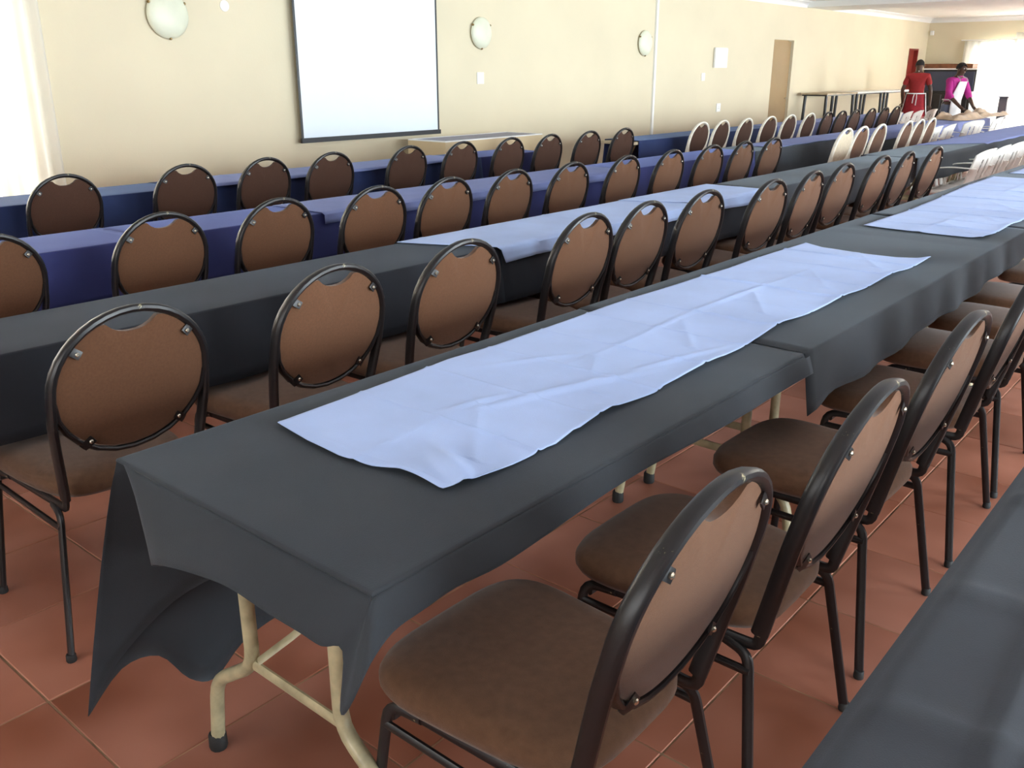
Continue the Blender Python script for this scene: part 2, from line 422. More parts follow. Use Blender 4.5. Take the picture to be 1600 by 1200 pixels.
def wall_lamp(y, z, r, label):
    t = thing('wall_lamp', label, 'wall lamp', (WALL_L, y, z), 0, 'round frosted wall lamps')
    MB().lathe([(r*.8, 0), (r*.8, .02)], (0,0,0), 'x', 28).obj('lamp_base', 'white', t)
    MB().lathe([(r, .02), (r*.99, .03), (r*.9, .045), (r*.7, .058), (r*.4, .068), (r*.1, .072), (.002, .0722)], (0,0,0), 'x', 36).obj('lamp_shade', 'lampg', t)
    for a in (90+180, 30, 150):
        a = math.radians(a)
        MB().lathe([(.004, .018), (.012, .02), (.012, .034), (.006, .042)], (0, math.cos(a)*r*.985, math.sin(a)*r*.985), 'x', 10).obj('clip', 'brass', t)
wall_lamp(4.255, 1.905, .185, 'round frosted glass wall lamp left of the projector screen')
wall_lamp(8.09, 1.875, .168, 'round frosted glass wall lamp just right of the projector screen')
wall_lamp(11.53, 1.84, .168, 'round frosted glass wall lamp beside the white vertical cable duct')

def plate(name, y, z, w, h, label, cat, sw):
    t = thing(name, label, cat, (WALL_L, y, z))
    MB().bbox(0, .012, -w/2, w/2, -h/2, h/2, .003).obj('cover_plate', 'white', t, False)
    if sw == 'sw':
        MB().bbox(.012, .017, -.012, .012, -.02, .02, .003).obj('rocker', 'white', t, False)
    else:
        mb = MB()
        for dy, dz in ((-.018, -.012), (.018, -.012), (0, .016)): mb.lathe([(.005, .0121), (.005, .0125)], (0, dy, dz), 'x', 8)
        mb.obj('socket_holes', 'black', t)
plate('light_switch', 8.085, 1.394, .115, .125, 'white square light switch on wall below the middle lamp', 'switch', 'sw')
plate('light_switch', 13.28, 1.385, .10, .115, 'small white light switch right of the cable duct', 'switch', 'sw')
plate('wall_socket', 13.85, .91, .13, .13, 'white wall socket low on wall right of the cable duct', 'socket', 'so')
db = thing('distribution_board', 'white rectangular electrical box on wall above the small switch', 'electrical box', (WALL_L, 13.77, 1.67))
MB().bbox(0, .05, -.2, .2, -.15, .15, .012).obj('box_body', 'white', db, False)
MB().bbox(.05, .058, -.17, .17, -.12, .12, .004).obj('box_door', 'white', db, False)
pd = thing('white_smudge', 'small white smudge on wall between the left lamp and the screen', 'pad', (WALL_L, 4.81, 2.0))  # white smudge on the wall, built as a thin disc
MB().lathe([(.045, 0), (.045, .006), (.035, .011)], (0, 0, 0), 'x', 14).obj('smudge_body', 'white', pd)
se = thing('alarm_sensor', 'small white alarm sensor in the far upper corner of the room', 'sensor', (WALL_L+.1, WALL_F-.08, 2.33))
MB().bbox(-.04, .04, -.02, .04, -.05, .05, .01).obj('sensor_body', 'white', se)

# beige counter (box with dark cloth top) between the back row and the wall
bxo = thing('counter_box', 'long beige box counter with dark purple cloth top below the screen', 'counter', (-6.82, 7.5, 0))
mb = MB(); x0, x1, y0, y1, H = -.27, .27, -.78, .80, .80
mb.box(x0, x1, y0, y1, 0, H-.012)
mb.obj('counter_body', 'beige', bxo, False)
MB().box(x0, x0+.03, y0, y1, H-.012, H).box(x1-.03, x1, y0, y1, H-.012, H).box(x0+.03, x1-.03, y0, y0+.03, H-.012, H).box(x0+.03, x1-.03, y1-.03, y1, H-.012, H).obj('top_rim', 'white', bxo, False)
MB().box(x0+.03, x1-.03, y0+.03, y1-.03, H-.012, H-.004).obj('top_cloth', 'purpletop', bxo, False)

# three high folding tables by the wall
def high_table(y0, y1, label, topm):
    t = thing('high_table', label, 'table', (-6.95, (y0+y1)/2, 0), 0, 'high trestle tables by the wall')
    L = (y1-y0)/2; H = 1.085
    MB().bbox(-.25, .25, -L, L, H-.028, H, .004).obj('tabletop', topm, t, False)
    MB().box(-.235, .235, -L+.02, L-.02, H-.05, H-.028).obj('under_frame', 'black', t, False)
    for sx in (-1, 1):
        for sy in (-1, 1):
            MB().sweep([(sx*.2, sy*(L-.09), H-.05), (sx*.22, sy*(L-.05), 0)], (1, 0, 0), .055, .055, 8).obj('leg', 'black', t)
    for sy in (-1, 1):
        MB().sweep([(-.21, sy*(L-.07), .3), (.21, sy*(L-.07), .3)], (0, 0, 1), .022, .022, 6).obj('crossbar', 'black', t)
high_table(16.85, 18.35, 'high dark-edged trestle table by the tan doorway, leftmost of three', 'ply')
high_table(18.38, 19.9, 'high white-topped trestle table, middle of the three by the wall', 'white')
high_table(19.93, 21.5, 'high white-topped trestle table nearest the red door', 'white')

# dark cabinet at the far wall
cb = thing('bar_cabinet', 'tall dark cabinet with slate panel and brown wooden top at far wall', 'cabinet', (-6.52, 23.62, 0))
MB().bbox(-.56, .60, -.32, .32, 0, 1.0, .006).obj('base_cabinet', 'darkwood', cb, False)
MB().bbox(-.56, .60, -.10, .32, 1.0, 1.50, .006).obj('upper_cabinet', 'darkwood', cb, False)
MB().bbox(-.53, .57, -.118, -.10, 1.03, 1.46, .004).obj('front_panel', 'bluepanel', cb, False)
MB().box(-.57, .61, -.12, .32, 1.50, 1.53).obj('white_strip', 'white', cb, False)
MB().bbox(-.57, .50, -.11, .32, 1.53, 1.63, .005).obj('top_board', 'brownwood', cb, False)
MB().bbox(.20, .64, -.36, -.08, 1.0, 1.025, .004).obj('side_shelf', 'white', cb, False)
for k in (-1, 1): 
    d = MB().bbox(-.27*1+k*.285+.29-.02, .25+k*.285+.01-.02+.01, -.335, -.32, .06, .95, .004).obj('cabinet_door', 'darkwood', cb, False)
    MB().tube([(.02+k*.04, -.336, .56), (.02+k*.04, -.36, .56), (.02+k*.04, -.36, .46), (.02+k*.04, -.336, .46)], .005).obj('handle', 'screw', d)
ps = thing('dark_stand', 'narrow dark stand against the bright far curtains', 'stand', (-5.27, 23.6, 0))
MB().bbox(-.09, .09, -.09, .09, .03, .90, .01).obj('stand_body', 'greypost', ps, False)
MB().bbox(-.13, .13, -.13, .13, 0, .03, .006).obj('stand_base', 'greypost', ps, False)
MB().bbox(-.11, .11, -.11, .11, .90, .925, .006).obj('stand_top', 'greypost', ps, False)

# ------------------------------------------------------------------ folding tables
def folding_table(xc, w, y0, y1, label, group, legx=None, zt=.735):
    t = thing('folding_table', label, 'table', (xc, (y0+y1)/2, 0), 0, group)
    L = (y1-y0)/2; hw = w/2
    MB().bbox(-hw, hw, -L, L, zt-.03, zt, .005).obj('tabletop', 'ply', t, False)
    up = .14 if w > .6 else .10; ft = .325 if w > .6 else .19
    for sy in (-1, 1):
        yy = sy*(L-.09)
        for sx in (-1, 1):
            lg = MB().tube(fillet([(sx*up, yy, zt-.03), (sx*up, yy, .31), (sx*(ft-.03), yy, .20), (sx*ft, yy, .012)], .045), .0155, 10).obj('leg', 'legm', t)
            MB().lathe([(.019, 0), (.021, .005), (.02, .038), (.0165, .042)], (sx*ft, yy, 0), 'z', 12).obj('rubber_foot', 'rubber', lg)
        MB().sweep([(-up-.01, yy, .315), (up+.01, yy, .315)], (0, 0, 1), .012, .028, 8).obj('crossbar', 'legm', t)
        MB().sweep(fillet([(-up+.02, yy, .33), (-up*.3, yy-sy*.10, .42), (0, yy-sy*.3, zt-.04)], .08), (1, 0, 0), .006, .02, 6).obj('brace', 'legm', t)
    return t

# ------------------------------------------------------------------ cloths
def edge(e, r=.006):
    return 0 if e >= r else r - math.sqrt(max(0, r*r-(r-e)**2))
EB = (0, .0008, .002, .004, .006, .012)
def noise2(x, y, s=0):
    return math.sin(x*2.1+s)+.6*math.sin(y*3.7+1.3*x+s*2)+.4*math.sin(5.9*x-2.2*y+s*3)
def cloth(name, label, m, x0, x1, y0, y1, dL, dR, dN, dF, cat='tablecloth', group=None, z=.746, amp=.018, wl=.42, seed=0, creases=(), flare=.012):
    """rectangular cloth laid on a table: top grid + hanging sides. dX may be a number or f(y)/f(x)"""
    fL, fR = [(d if callable(d) else (lambda t, d=d: d)) for d in (dL, dR)]
    rnd = random.Random(seed); ph = [rnd.uniform(0, 6.28) for _ in range(6)]
    mb = MB(); nx = 10; ny = max(6, int((y1-y0)/.06))
    def ztop(x, y):
        h = .0012*noise2(x*3, y*3, seed) + .001
        for (cy, hgt, wd) in creases: h += hgt*math.exp(-((y-cy)/wd)**2)
        e = min(x-x0, x1-x)
        return z + max(-.002, h)*sstep(0, .05, e) - edge(e)
    xs = [x0+b for b in EB] + [x0+.03+(x1-x0-.06)*i/nx for i in range(nx+1)] + [x1-b for b in reversed(EB)]
    ys = [y0+(y1-y0)*j/ny for j in range(ny+1)]
    if dN: ys = [y0+b for b in EB] + ys[1:]
    if dF: ys = ys[:-1] + [y1-b for b in reversed(EB)]
    def zz(x, y):
        v = ztop(x, y)
        if dN: v -= edge(y-y0)
        if dF: v -= edge(y1-y)
        return v
    mb.grid([[(x, y, zz(x, y)) for x in xs] for y in ys])
    NV = 7
    def fold(s, k): return math.sin(s/wl*2*PI+ph[k]+.8*math.sin(s*2.3+ph[k+1])) + .4*math.sin(s/wl*5.1+ph[k+2])
    def skirt(line, nrm, dfun, k, cs):
        rows = []
        for v in range(NV+1):
            t = v/NV; row = []
            for (x, y, s) in line:
                d = dfun(s); zt = zz(x, y)
                corner = cs(s)
                o = (amp*(fold(s, k)+.3) + flare)*(t**1.2)*min(1, d/.25)*(1-corner) + .012*t
                row.append((x+nrm[0]*o, y+nrm[1]*o, zt - d*t))
            rows.append(row)
        mb.grid(rows)
    cn = lambda s: (1-sstep(y0, y0+.1, s) if dN else 0) + (1-sstep(-y1, -y1+.1, -s) if dF else 0)
    if dL: skirt([(x0, y, y) for y in ys], (-1, 0), fL, 0, cn)
    if dR: skirt([(x1, y, y) for y in ys], (1, 0), fR, 2, cn)
    cx = lambda s: (1-sstep(x0, x0+.1, s)) + (1-sstep(-x1, -x1+.1, -s))
    if dN: skirt([(x, y0, x) for x in xs], (0, -1), (lambda s: dN), 1, cx)
    if dF: skirt([(x, y1, x) for x in xs], (0, 1), (lambda s: dF), 1, cx)
    for (on, X, Y, sx, sy, ds, de) in ((dN and dL, x0, y0, -1, -1, fL(y0), dN), (dN and dR, x1, y0, 1, -1, fR(y0), dN),
                                       (dF and dL, x0, y1, -1, 1, fL(y1), dF), (dF and dR, x1, y1, 1, 1, fR(y1), dF)):
        if not on: continue
        rows = []; K = 8
        for v in range(NV+1):
            t = v/NV; row = []
            for q in range(K+1):
                a = q/K*PI/2; ex = .55*min(ds, de)*math.sin(2*a)**2
                d = ds*math.cos(a)**2 + de*math.sin(a)**2 + ex
                o = .012*t + (.05+.22*min(ds, de))*math.sin(2*a)**2*t
                row.append((X+sx*math.cos(a)*o, Y+sy*math.sin(a)*o, zz(X, Y)-d*t))
            rows.append(row)
        mb.grid(rows)
    o = mb.obj(name, m, None, True, 60); tag(o, label, cat, group); solid(o, .0016)
    return o

def sheet(name, label, m, outline, z, nu, nv, hfun, cat='table runner', group=None, hang=None):
    """cloth lying on a table: outline(u,v)->(x,y); hang: (x edge, depth f(y)) lets the right part fall over the edge"""
    rows = []
    for j in range(nv+1):
        row = []
        for i in range(nu+1):
            u, v = i/nu, j/nv; x, y = outline(u, v); h = hfun(u, v, x, y); zz = z + h
            if hang and x > hang:
                ov = x-hang; r = .014
                zz -= max(0, ov-r*.6); x = hang + min(ov, r)*.9 + .004 + .012*max(0, ov-r)*(1+math.sin(y*9)); 
            row.append((x, y, zz))
        rows.append(row)
    o = MB().grid(rows).obj(name, m, None, True, 60); tag(o, label, cat, group); solid(o, .0016, 1)
    return o

GT = {4: 'folding tables in the nearest long row', 3: 'narrow tables in the second row', 2: 'narrow tables in the third row', 1: 'narrow tables in the back row', 5: None}
# --- row 4, the long row across the picture
Y = .76
edges = []
ordn = ['first', 'second', 'third', 'fourth', 'fifth', 'sixth', 'seventh', 'eighth', 'ninth', 'tenth']
for k in range(8):
    folding_table(-1.275, .73, Y, Y+1.82, ('folding table with bare cream legs at the near end of the long charcoal row' if k == 0 else
                  'folding table under the charcoal cloth, %s from the near end of the long row' % ordn[k]), GT[4])
    edges.append((Y, Y+1.82)); Y += 1.85

# near cloth of row 4: made by hand because of its open corner
def near_cloth():
    mb = MB(); x0, x1, y0, y1 = -1.652, -.895, .742, 2.32; z = .746
    nx, ny = 16, 34
    def zz(x, y):
        e = min(x-x0, x1-x, y-y0)
        return z + .0015*noise2(x*3, y*2, 2)*sstep(0, .06, e) + .004*math.exp(-((y-2.02)/.02)**2)*sstep(-1.3, -.95, x) - edge(e)
    xs = [x0+b for b in EB] + [x0+.03+(x1-x0-.06)*i/nx for i in range(nx+1)] + [x1-b for b in reversed(EB)]
    ys = [y0+b for b in EB] + [y0+.03+(y1-y0-.03)*j/ny for j in range(ny+1)]
    mb.grid([[(x, y, zz(x, y)) for x in xs] for y in ys])
    # stations round the table: (top x, top y, hem x, hem y, hem z, mid bulge)
    st = []
    for y in (2.32, 2.0, 1.75, 1.5, 1.3, 1.15): st.append((x0, y, x0-.03-.012*math.sin(y*9), y, .20+.025*math.sin(y*11)))
    st += [(x0, 1.06, -1.670, 1.06, .20), (x0, .98, -1.675, .98, .175), (x0, .91, -1.672, .90, .125), (x0, .85, -1.685, .845, .15), (x0, .80, -1.70, .79, .235),
           (x0, .765, -1.712, .71, .24), (x0, .745, -1.715, .626, .165), (x0+.001, .743, -1.700, .70, .27), (x0+.004, .743, -1.655, .82, .38), (x0+.008, .743, -1.60, .93, .43), (x0+.015, .743, -1.54, .93, .47), (x0+.02, .743, -1.475, .82, .54), (x0+.03, .743, -1.435, .69, .61),
           (x0+.08, .742, -1.40, .668, .635), (-1.45, .742, -1.35, .665, .652), (-1.35, .742, -1.27, .668, .668), (-1.25, .742, -1.17, .672, .680), (-1.12, .742, -1.07, .676, .672),
           (-1.02, .742, -.995, .68, .668), (-.95, .742, -.945, .682, .665), (-.91, .742, -.912, .695, .665), (x1, .742, -.888, .665, .590), (x1, .744, -.862, .662, .612),
           (x1, .75, -.850, .695, .672), (x1, .77, -.868, .755, .685), (x1, .82, -.872, .82, .688), (x1, .90, -.875, .9, .69)]
    for y in (1.0, 1.15, 1.3, 1.45, 1.6, 1.75, 1.9, 2.0, 2.1, 2.2, 2.32): st.append((x1, y, x1+.02+.006*math.sin(y*8), y, .692-.0+.006*math.sin(y*5)))
    # densify
    D = []
    for i in range(len(st)-1):
        p0, p1, p2, p3 = st[max(i-1, 0)], st[i], st[i+1], st[min(i+2, len(st)-1)]
        for k in range(4):
            t = k/4
            top = [p1[c]+(p2[c]-p1[c])*t for c in (0, 1)]
            hem = [.5*(2*p1[c]+(p2[c]-p0[c])*t+(2*p0[c]-5*p1[c]+4*p2[c]-p3[c])*t*t+(3*p1[c]-p0[c]-3*p2[c]+p3[c])*t**3) for c in (2, 3, 4)]
            D.append((*top, *hem))
    D.append(st[-1])
    rows = []
    for v in range(11):
        t = v/10; row = []
        for (tx, ty, hx, hy, hz) in D:
            zt = zz(min(max(tx, x0), x1), max(ty, y0)); e = t**.85
            row.append((tx+(hx-tx)*e, ty+(hy-ty)*e, zt+(hz-zt)*t))
        rows.append(row)
    mb.grid(rows)
    o = mb.obj('tablecloth', 'charcoal', None, True, 50)
    tag(o, 'charcoal tablecloth with drooping corner at the near end of the long row', 'tablecloth', 'charcoal tablecloths on the long row'); solid(o, .0018)
near_cloth()
gc = 'charcoal tablecloths on the long row'
def d42(y): return .15 + .0*y if y < 2.2 else max(.085, .172 - .022*(y-2.3)) + .008*math.sin(y*7)
cloth('tablecloth', 'charcoal tablecloth with wavy hanging side, second from the near end of the long row', 'charcoal', -1.655, -.893, 2.29, 4.95, .35, d42, 0, 0, group=gc, z=.7475, amp=.012, wl=.34, seed=3,
      creases=[(3.1, .003, .02), (4.2, .004, .02), (4.35, .005, .015)], flare=.003)
cloth('tablecloth', 'charcoal tablecloth under the second pale blue runner of the long row', 'charcoal2', -1.655, -.888, 4.93, 8.4, .3, lambda y: .09+.02*math.sin(y*3), 0, 0, group=gc, z=.749, amp=.012, wl=.4, seed=4, flare=.005)
cloth('tablecloth', 'charcoal tablecloth at the far end of the long row', 'charcoal2', -1.655, -.888, 8.38, 15.5, .3, .12, 0, 0, group=gc, z=.7475, amp=.012, wl=.4, seed=5)

# pale runners on row 4
RF = [(-1.548, 1.052), (-1.419, 1.031), (-1.308, 1.023), (-1.223, 1.031), (-1.168, 1.050), (-1.12, 1.048), (-1.047, 1.044), (-1.028, 1.072), (-1.02, 1.13)]
RL = [(-1.548, 1.052), (-1.552, 1.226), (-1.564, 1.406), (-1.582, 1.614), (-1.568, 1.788), (-1.583, 2.476), (-1.560, 3.136), (-1.568, 3.35), (-1.558, 3.858)]
RR = [(-1.02, 1.13), (-1.018, 1.207), (-1.023, 1.321), (-1.018, 1.345), (-1.030, 1.42), (-1.026, 1.44), (-1.042, 1.584), (-1.035, 1.60), (-1.031, 1.76), (-1.040, 1.80), (-1.033, 2.092), (-1.058, 2.509), (-1.043, 2.832), (-1.038, 3.319), (-1.026, 3.837)]
RE = [(-1.558, 3.858), (-1.454, 3.79), (-1.296, 3.769), (-1.142, 3.775), (-1.026, 3.837)]
def along(L, t):
    D = [0]
    for a, b in zip(L, L[1:]): D.append(D[-1] + math.dist(a, b))
    d = t*D[-1]
    for k in range(len(L)-1):
        if d <= D[k+1] or k == len(L)-2:
            q = (d-D[k])/(D[k+1]-D[k]); return Vector(L[k]).lerp(Vector(L[k+1]), q)
def r1_out(u, v):
    l, r = along(RL, v), along(RR, v); p = l.lerp(r, u)
    f = along(RF, u) - Vector(RF[0]).lerp(Vector(RF[-1]), u); e = along(RE, u) - Vector(RE[0]).lerp(Vector(RE[-1]), u)
    p = p + f*(1-v)**14 + e*v**12
    return p.x, p.y
def crease_h(seed, per=.235, cen=.48):
    def h(u, v, x, y):
        r = .0015 + .0012*(noise2(x*4, y*3, seed)+1)
        k = y/per; fr = (k - math.floor(k)); ki = math.floor(k)
        side = .35 + .65*sstep(.3, .6, u) if ki % 3 else 1
        r += .0065*math.exp(-abs(fr-.5)/.022)*1.25*side*(.65+.35*math.sin(ki*2.7))
        r += .0035*sstep(.5, 1.0, fr)*(1-sstep(.9, 1.4, fr+.4))*u
        r += .0065*math.exp(-abs(u-cen-.012*math.sin(y*4))/.016)*(.6+.4*math.sin(y*3))
        r += .004*math.exp(-abs(u-cen-.18+.3*(fr-.5))/.03)*(1 if ki % 2 else 0)
        r += .005*math.exp(-((u-1)/.06)**2)*(1+math.sin(y*2*PI/per*.5))
        return r
    return h
hh = crease_h(1)
def r1_h(u, v, x, y):
    r = hh(u, v, x, y)
    # soft raised folds near the front hem, lifting the near corner
    a = y - 1.05; 
    r += .022*math.exp(-((a-.07+.13*(u-.78)*2)/.028)**2)*math.exp(-((u-.80)/.16)**2)
    r += .008*math.exp(-(a/.05)**2)*math.exp(-((u-.72)/.12)**2)
    for (cx, cy, dx, dy, ln, wd, h) in ((-1.20, 1.62, .30, 1, .22, .014, .010), (-1.30, 1.42, .2, 1, .10, .012, .006), (-1.12, 2.0, .25, 1, .2, .012, .005), (-1.40, 1.75, .5, 1, .12, .012, .004)):
        n_ = math.hypot(dx, dy); ux, uy = dx/n_, dy/n_; px, py = x-cx, y-cy
        r += h*math.exp(-((px*uy-py*ux)/wd)**2)*math.exp(-((px*ux+py*uy)/ln)**2)
    return r
sheet('table_runner', 'creased pale blue runner with ruffled front hem nearest the camera', 'runner', r1_out, .7515, 60, 1000, r1_h, group='pale blue runners on the long row')
h2 = crease_h(6, .24, .5)
sheet('table_runner', 'pale blue runner on the long row, second from the near end', 'runner',
      lambda u, v: (-1.535 + .02*math.sin(v*6) - .06*v + u*(.55+.03*v), 4.50 + 2.75*v - .06*u*(1-v) - .02*math.sin(u*4)*(1-v)), .7535, 36, 800, h2, group='pale blue runners on the long row')
sheet('table_runner', 'pale blue runner on the long row, third from the near end', 'runner',
      lambda u, v: (-1.58 + u*.58, 7.6 + 2.6*v), .752, 16, 80, h2, group='pale blue runners on the long row')

# --- row 5, lower right corner
folding_table(.13, .73, .18, 2.0, 'folding table under the cloth in the lower right corner', None)
folding_table(.13, .73, 2.03, 3.85, 'folding table of the lower right row, second from the camera', None)
sm = MB()
def row5():
    mb = MB(); x0, x1, y0, y1 = -.272, .53, .1, 3.95
    def zz(x, y):
        h = .0015*noise2(x*4, y*3, 4)
        h += .009*math.exp(-((x+.115-.01*math.sin(y*3))/.010)**2)
        for cy, a in ((.62, .006), (.98, .010), (1.32, .008), (1.72, .010), (2.15, .008)): h += a*math.exp(-((y-cy-.15*(x+.1))/.022)**2)
        e = min(x-x0, x1-x)
        return .748 + h*sstep(0, .05, e) - .012*(1-sstep(0, .03, e))
    xs = [x0, x0+.006, x0+.014, x0+.025] + [x0+.04+(x1-x0-.06)*i/60 for i in range(61)] + [x1]
    ys = [y0+(y1-y0)*j/150 for j in range(151)]
    mb.grid([[(x, y, zz(x, y)) for x in xs] for y in ys])
    for X, s in ((x0, -1), (x1, 1)):
        mb.grid([[(X+s*(.01*t+.01*t*math.sin(y*12)), y, zz(X, y)-(.24*t)) for y in ys] for t in (0, .2, .4, .6, .8, 1)])
    o = mb.obj('tablecloth', 'charcoal2', None, True, 60); solid(o, .0018)
    tag(o, 'dark grey tablecloth with raised fold lines in the lower right corner', 'tablecloth')
row5()

# --- row 3
def rowtables(xc, w, ys, row):
    nm = {3: 'second row', 2: 'third row', 1: 'back row by the wall'}[row]
    for k, (a, b) in enumerate(ys):
        folding_table(xc, w, a, b, 'narrow folding table under cloth, %s from left in the %s' % (ordn[k] if k < 10 else 'last', nm), GT[row])
def seq(a, n, l=1.8, g=.02): return [(a+i*(l+g), a+i*(l+g)+l) for i in range(n)]
rowtables(-2.75, .40, seq(.1, 8), 3)
rowtables(-4.14, .43, seq(.3, 9), 2)
rowtables(-5.73, .43, seq(.3, 4, 1.64), 1)
g1b = seq(8.6, 5, 1.78)
for k, (a, b) in enumerate(g1b):
    folding_table(-5.73, .43, a, b, 'narrow folding table in the back row, %s beyond the gap in that row' % ordn[k], GT[1])

g3 = 'charcoal tablecloths on the second row'
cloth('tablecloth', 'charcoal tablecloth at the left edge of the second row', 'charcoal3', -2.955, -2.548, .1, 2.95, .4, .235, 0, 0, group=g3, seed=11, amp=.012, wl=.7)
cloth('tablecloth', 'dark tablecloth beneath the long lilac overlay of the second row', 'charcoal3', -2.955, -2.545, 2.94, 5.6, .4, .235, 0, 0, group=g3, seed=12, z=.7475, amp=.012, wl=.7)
cloth('tablecloth', 'charcoal tablecloth of the second row just past the lilac overlay', 'charcoal2', -2.955, -2.548, 5.58, 8.5, .4, .235, 0, 0, group=g3, seed=13, amp=.014, wl=.6)
cloth('tablecloth', 'charcoal tablecloth at the far end of the second row', 'charcoal2', -3.0, -2.50, 8.48, 14.7, .4, .22, 0, 0, group=g3, seed=14, z=.748, amp=.02, wl=.6)
def r3_over(y0, y1, w0, w1, s):
    def f(u, v):
        y = y0 + (y1-y0)*v
        left = -2.945; right = -2.545 + w0 + (w1-w0)*v
        # diagonal near corner
        return left + (right-left)*u, y + .24*u*(1-v)**3
    return f
h3 = crease_h(9, .3, .5)
lowh = lambda u, v, x, y: .5*h3(u, v, x, y)
g3r = 'lilac overlay cloths on the second row'
sheet('overlay_cloth', 'pale lilac overlay cloth with pointed left corner on the second row', 'runner', r3_over(2.70, 4.62, .095, .085, 1), .7525, 24, 90, lowh, 'overlay cloth', g3r, hang=-2.532)
sheet('overlay_cloth', 'pale lilac overlay cloth overlapping the right end of the pointed one', 'runner', r3_over(4.45, 5.50, .085, .10, 2), .7565, 24, 60, lowh, 'overlay cloth', g3r, hang=-2.530)
sheet('overlay_cloth', 'lilac overlay cloth on the far stretch of the second row', 'lilac', lambda u, v: (-2.97 + u*.50, 9.9 + 4.5*v + .8*u*(1-v)), .7535, 16, 90, lowh, 'overlay cloth', g3r, hang=-2.49)

# --- row 2
g2 = 'blue tablecloths on the third row'
cloth('tablecloth', 'royal blue tablecloth at the left edge of the third row', 'blue', -4.37, -3.918, .2, 2.06, .4, .245, 0, 0, group=g2, seed=21, amp=.01, wl=.9, z=.748)
cloth('tablecloth', 'royal blue tablecloth of the third row running under the lilac overlay', 'blue', -4.37, -3.918, 2.04, 5.2, .4, .245, 0, 0, group=g2, seed=22, amp=.01, wl=.9)
cloth('tablecloth', 'royal blue tablecloth of the third row just right of the lilac overlay', 'blue', -4.37, -3.918, 5.19, 8.25, .4, .245, 0, 0, group=g2, seed=23, amp=.012, wl=.5, z=.7475)
cloth('tablecloth', 'near-black tablecloth on the far stretch of the third row', 'charcoal', -4.37, -3.915, 8.23, 13.0, .4, .245, 0, 0, group=g2, seed=24, amp=.012, wl=.9)
cloth('tablecloth', 'lilac tablecloth at the far end of the third row', 'lilac', -4.42, -3.88, 12.98, 16.7, .4, .24, 0, 0, group=g2, seed=25, z=.748)
g2r = 'lilac overlay cloths on the third row'
sheet('overlay_cloth', 'lilac overlay cloth with rounded hanging corner on the third row', 'lilac', lambda u, v: (-4.345 + u*(.43+.075+.01), 3.05 + 2.95*v + .0*u), .7515, 20, 100, lowh, 'overlay cloth', g2r, hang=-3.90)
sheet('overlay_cloth', 'flat lilac overlay cloth between the blue and the hanging overlay on the third row', 'lilac', lambda u, v: (-4.36 + u*.44, 8.75 + 2.0*v), .7505, 12, 50, lowh, 'overlay cloth', g2r)
sheet('overlay_cloth', 'lilac overlay cloth hanging over near-black cloth on the third row', 'lilac', lambda u, v: (-4.34 + u*(.43+.10), 10.75 + 2.25*v), .7515, 20, 70, lowh, 'overlay cloth', g2r, hang=-3.91)

# --- row 1
g1 = 'navy tablecloths on the back row'
cloth('tablecloth', 'navy tablecloth at the left edge of the back row below the curtain', 'navy', -5.955, -5.505, .2, 3.2, .4, .245, 0, 0, group=g1, seed=31, amp=.01, wl=.9)
cloth('tablecloth', 'navy tablecloth in the back row below the projector screen', 'navy', -5.955, -5.505, 3.19, 6.1, .4, .245, 0, 0, group=g1, seed=32, amp=.01, wl=.9, z=.7475)
cloth('tablecloth', 'royal blue tablecloth in the back row beside the beige counter', 'blue', -5.955, -5.505, 6.08, 6.95, .4, .245, 0, .4, group=g1, seed=33, amp=.01, wl=.9)
cloth('tablecloth', 'dark teal-navy tablecloth starting at the cable duct in the back row', 'navy', -5.955, -5.505, 8.68, 12.2, .4, .245, 0, 0, group=g1, seed=34, amp=.015, wl=.8)
cloth('tablecloth', 'lilac-blue tablecloth in the back row behind the cream-framed chairs', 'lilac', -5.955, -5.505, 12.18, 17.5, .4, .24, 0, 0, group=g1, seed=35, amp=.012, wl=.8, z=.748)
sheet('overlay_cloth', 'lilac overlay cloth lying on the navy back row table', 'lilac', lambda u, v: (-5.94 + u*.475, 3.3 + 2.6*v), .7515, 16, 70, lowh, 'overlay cloth', None, hang=-5.49)

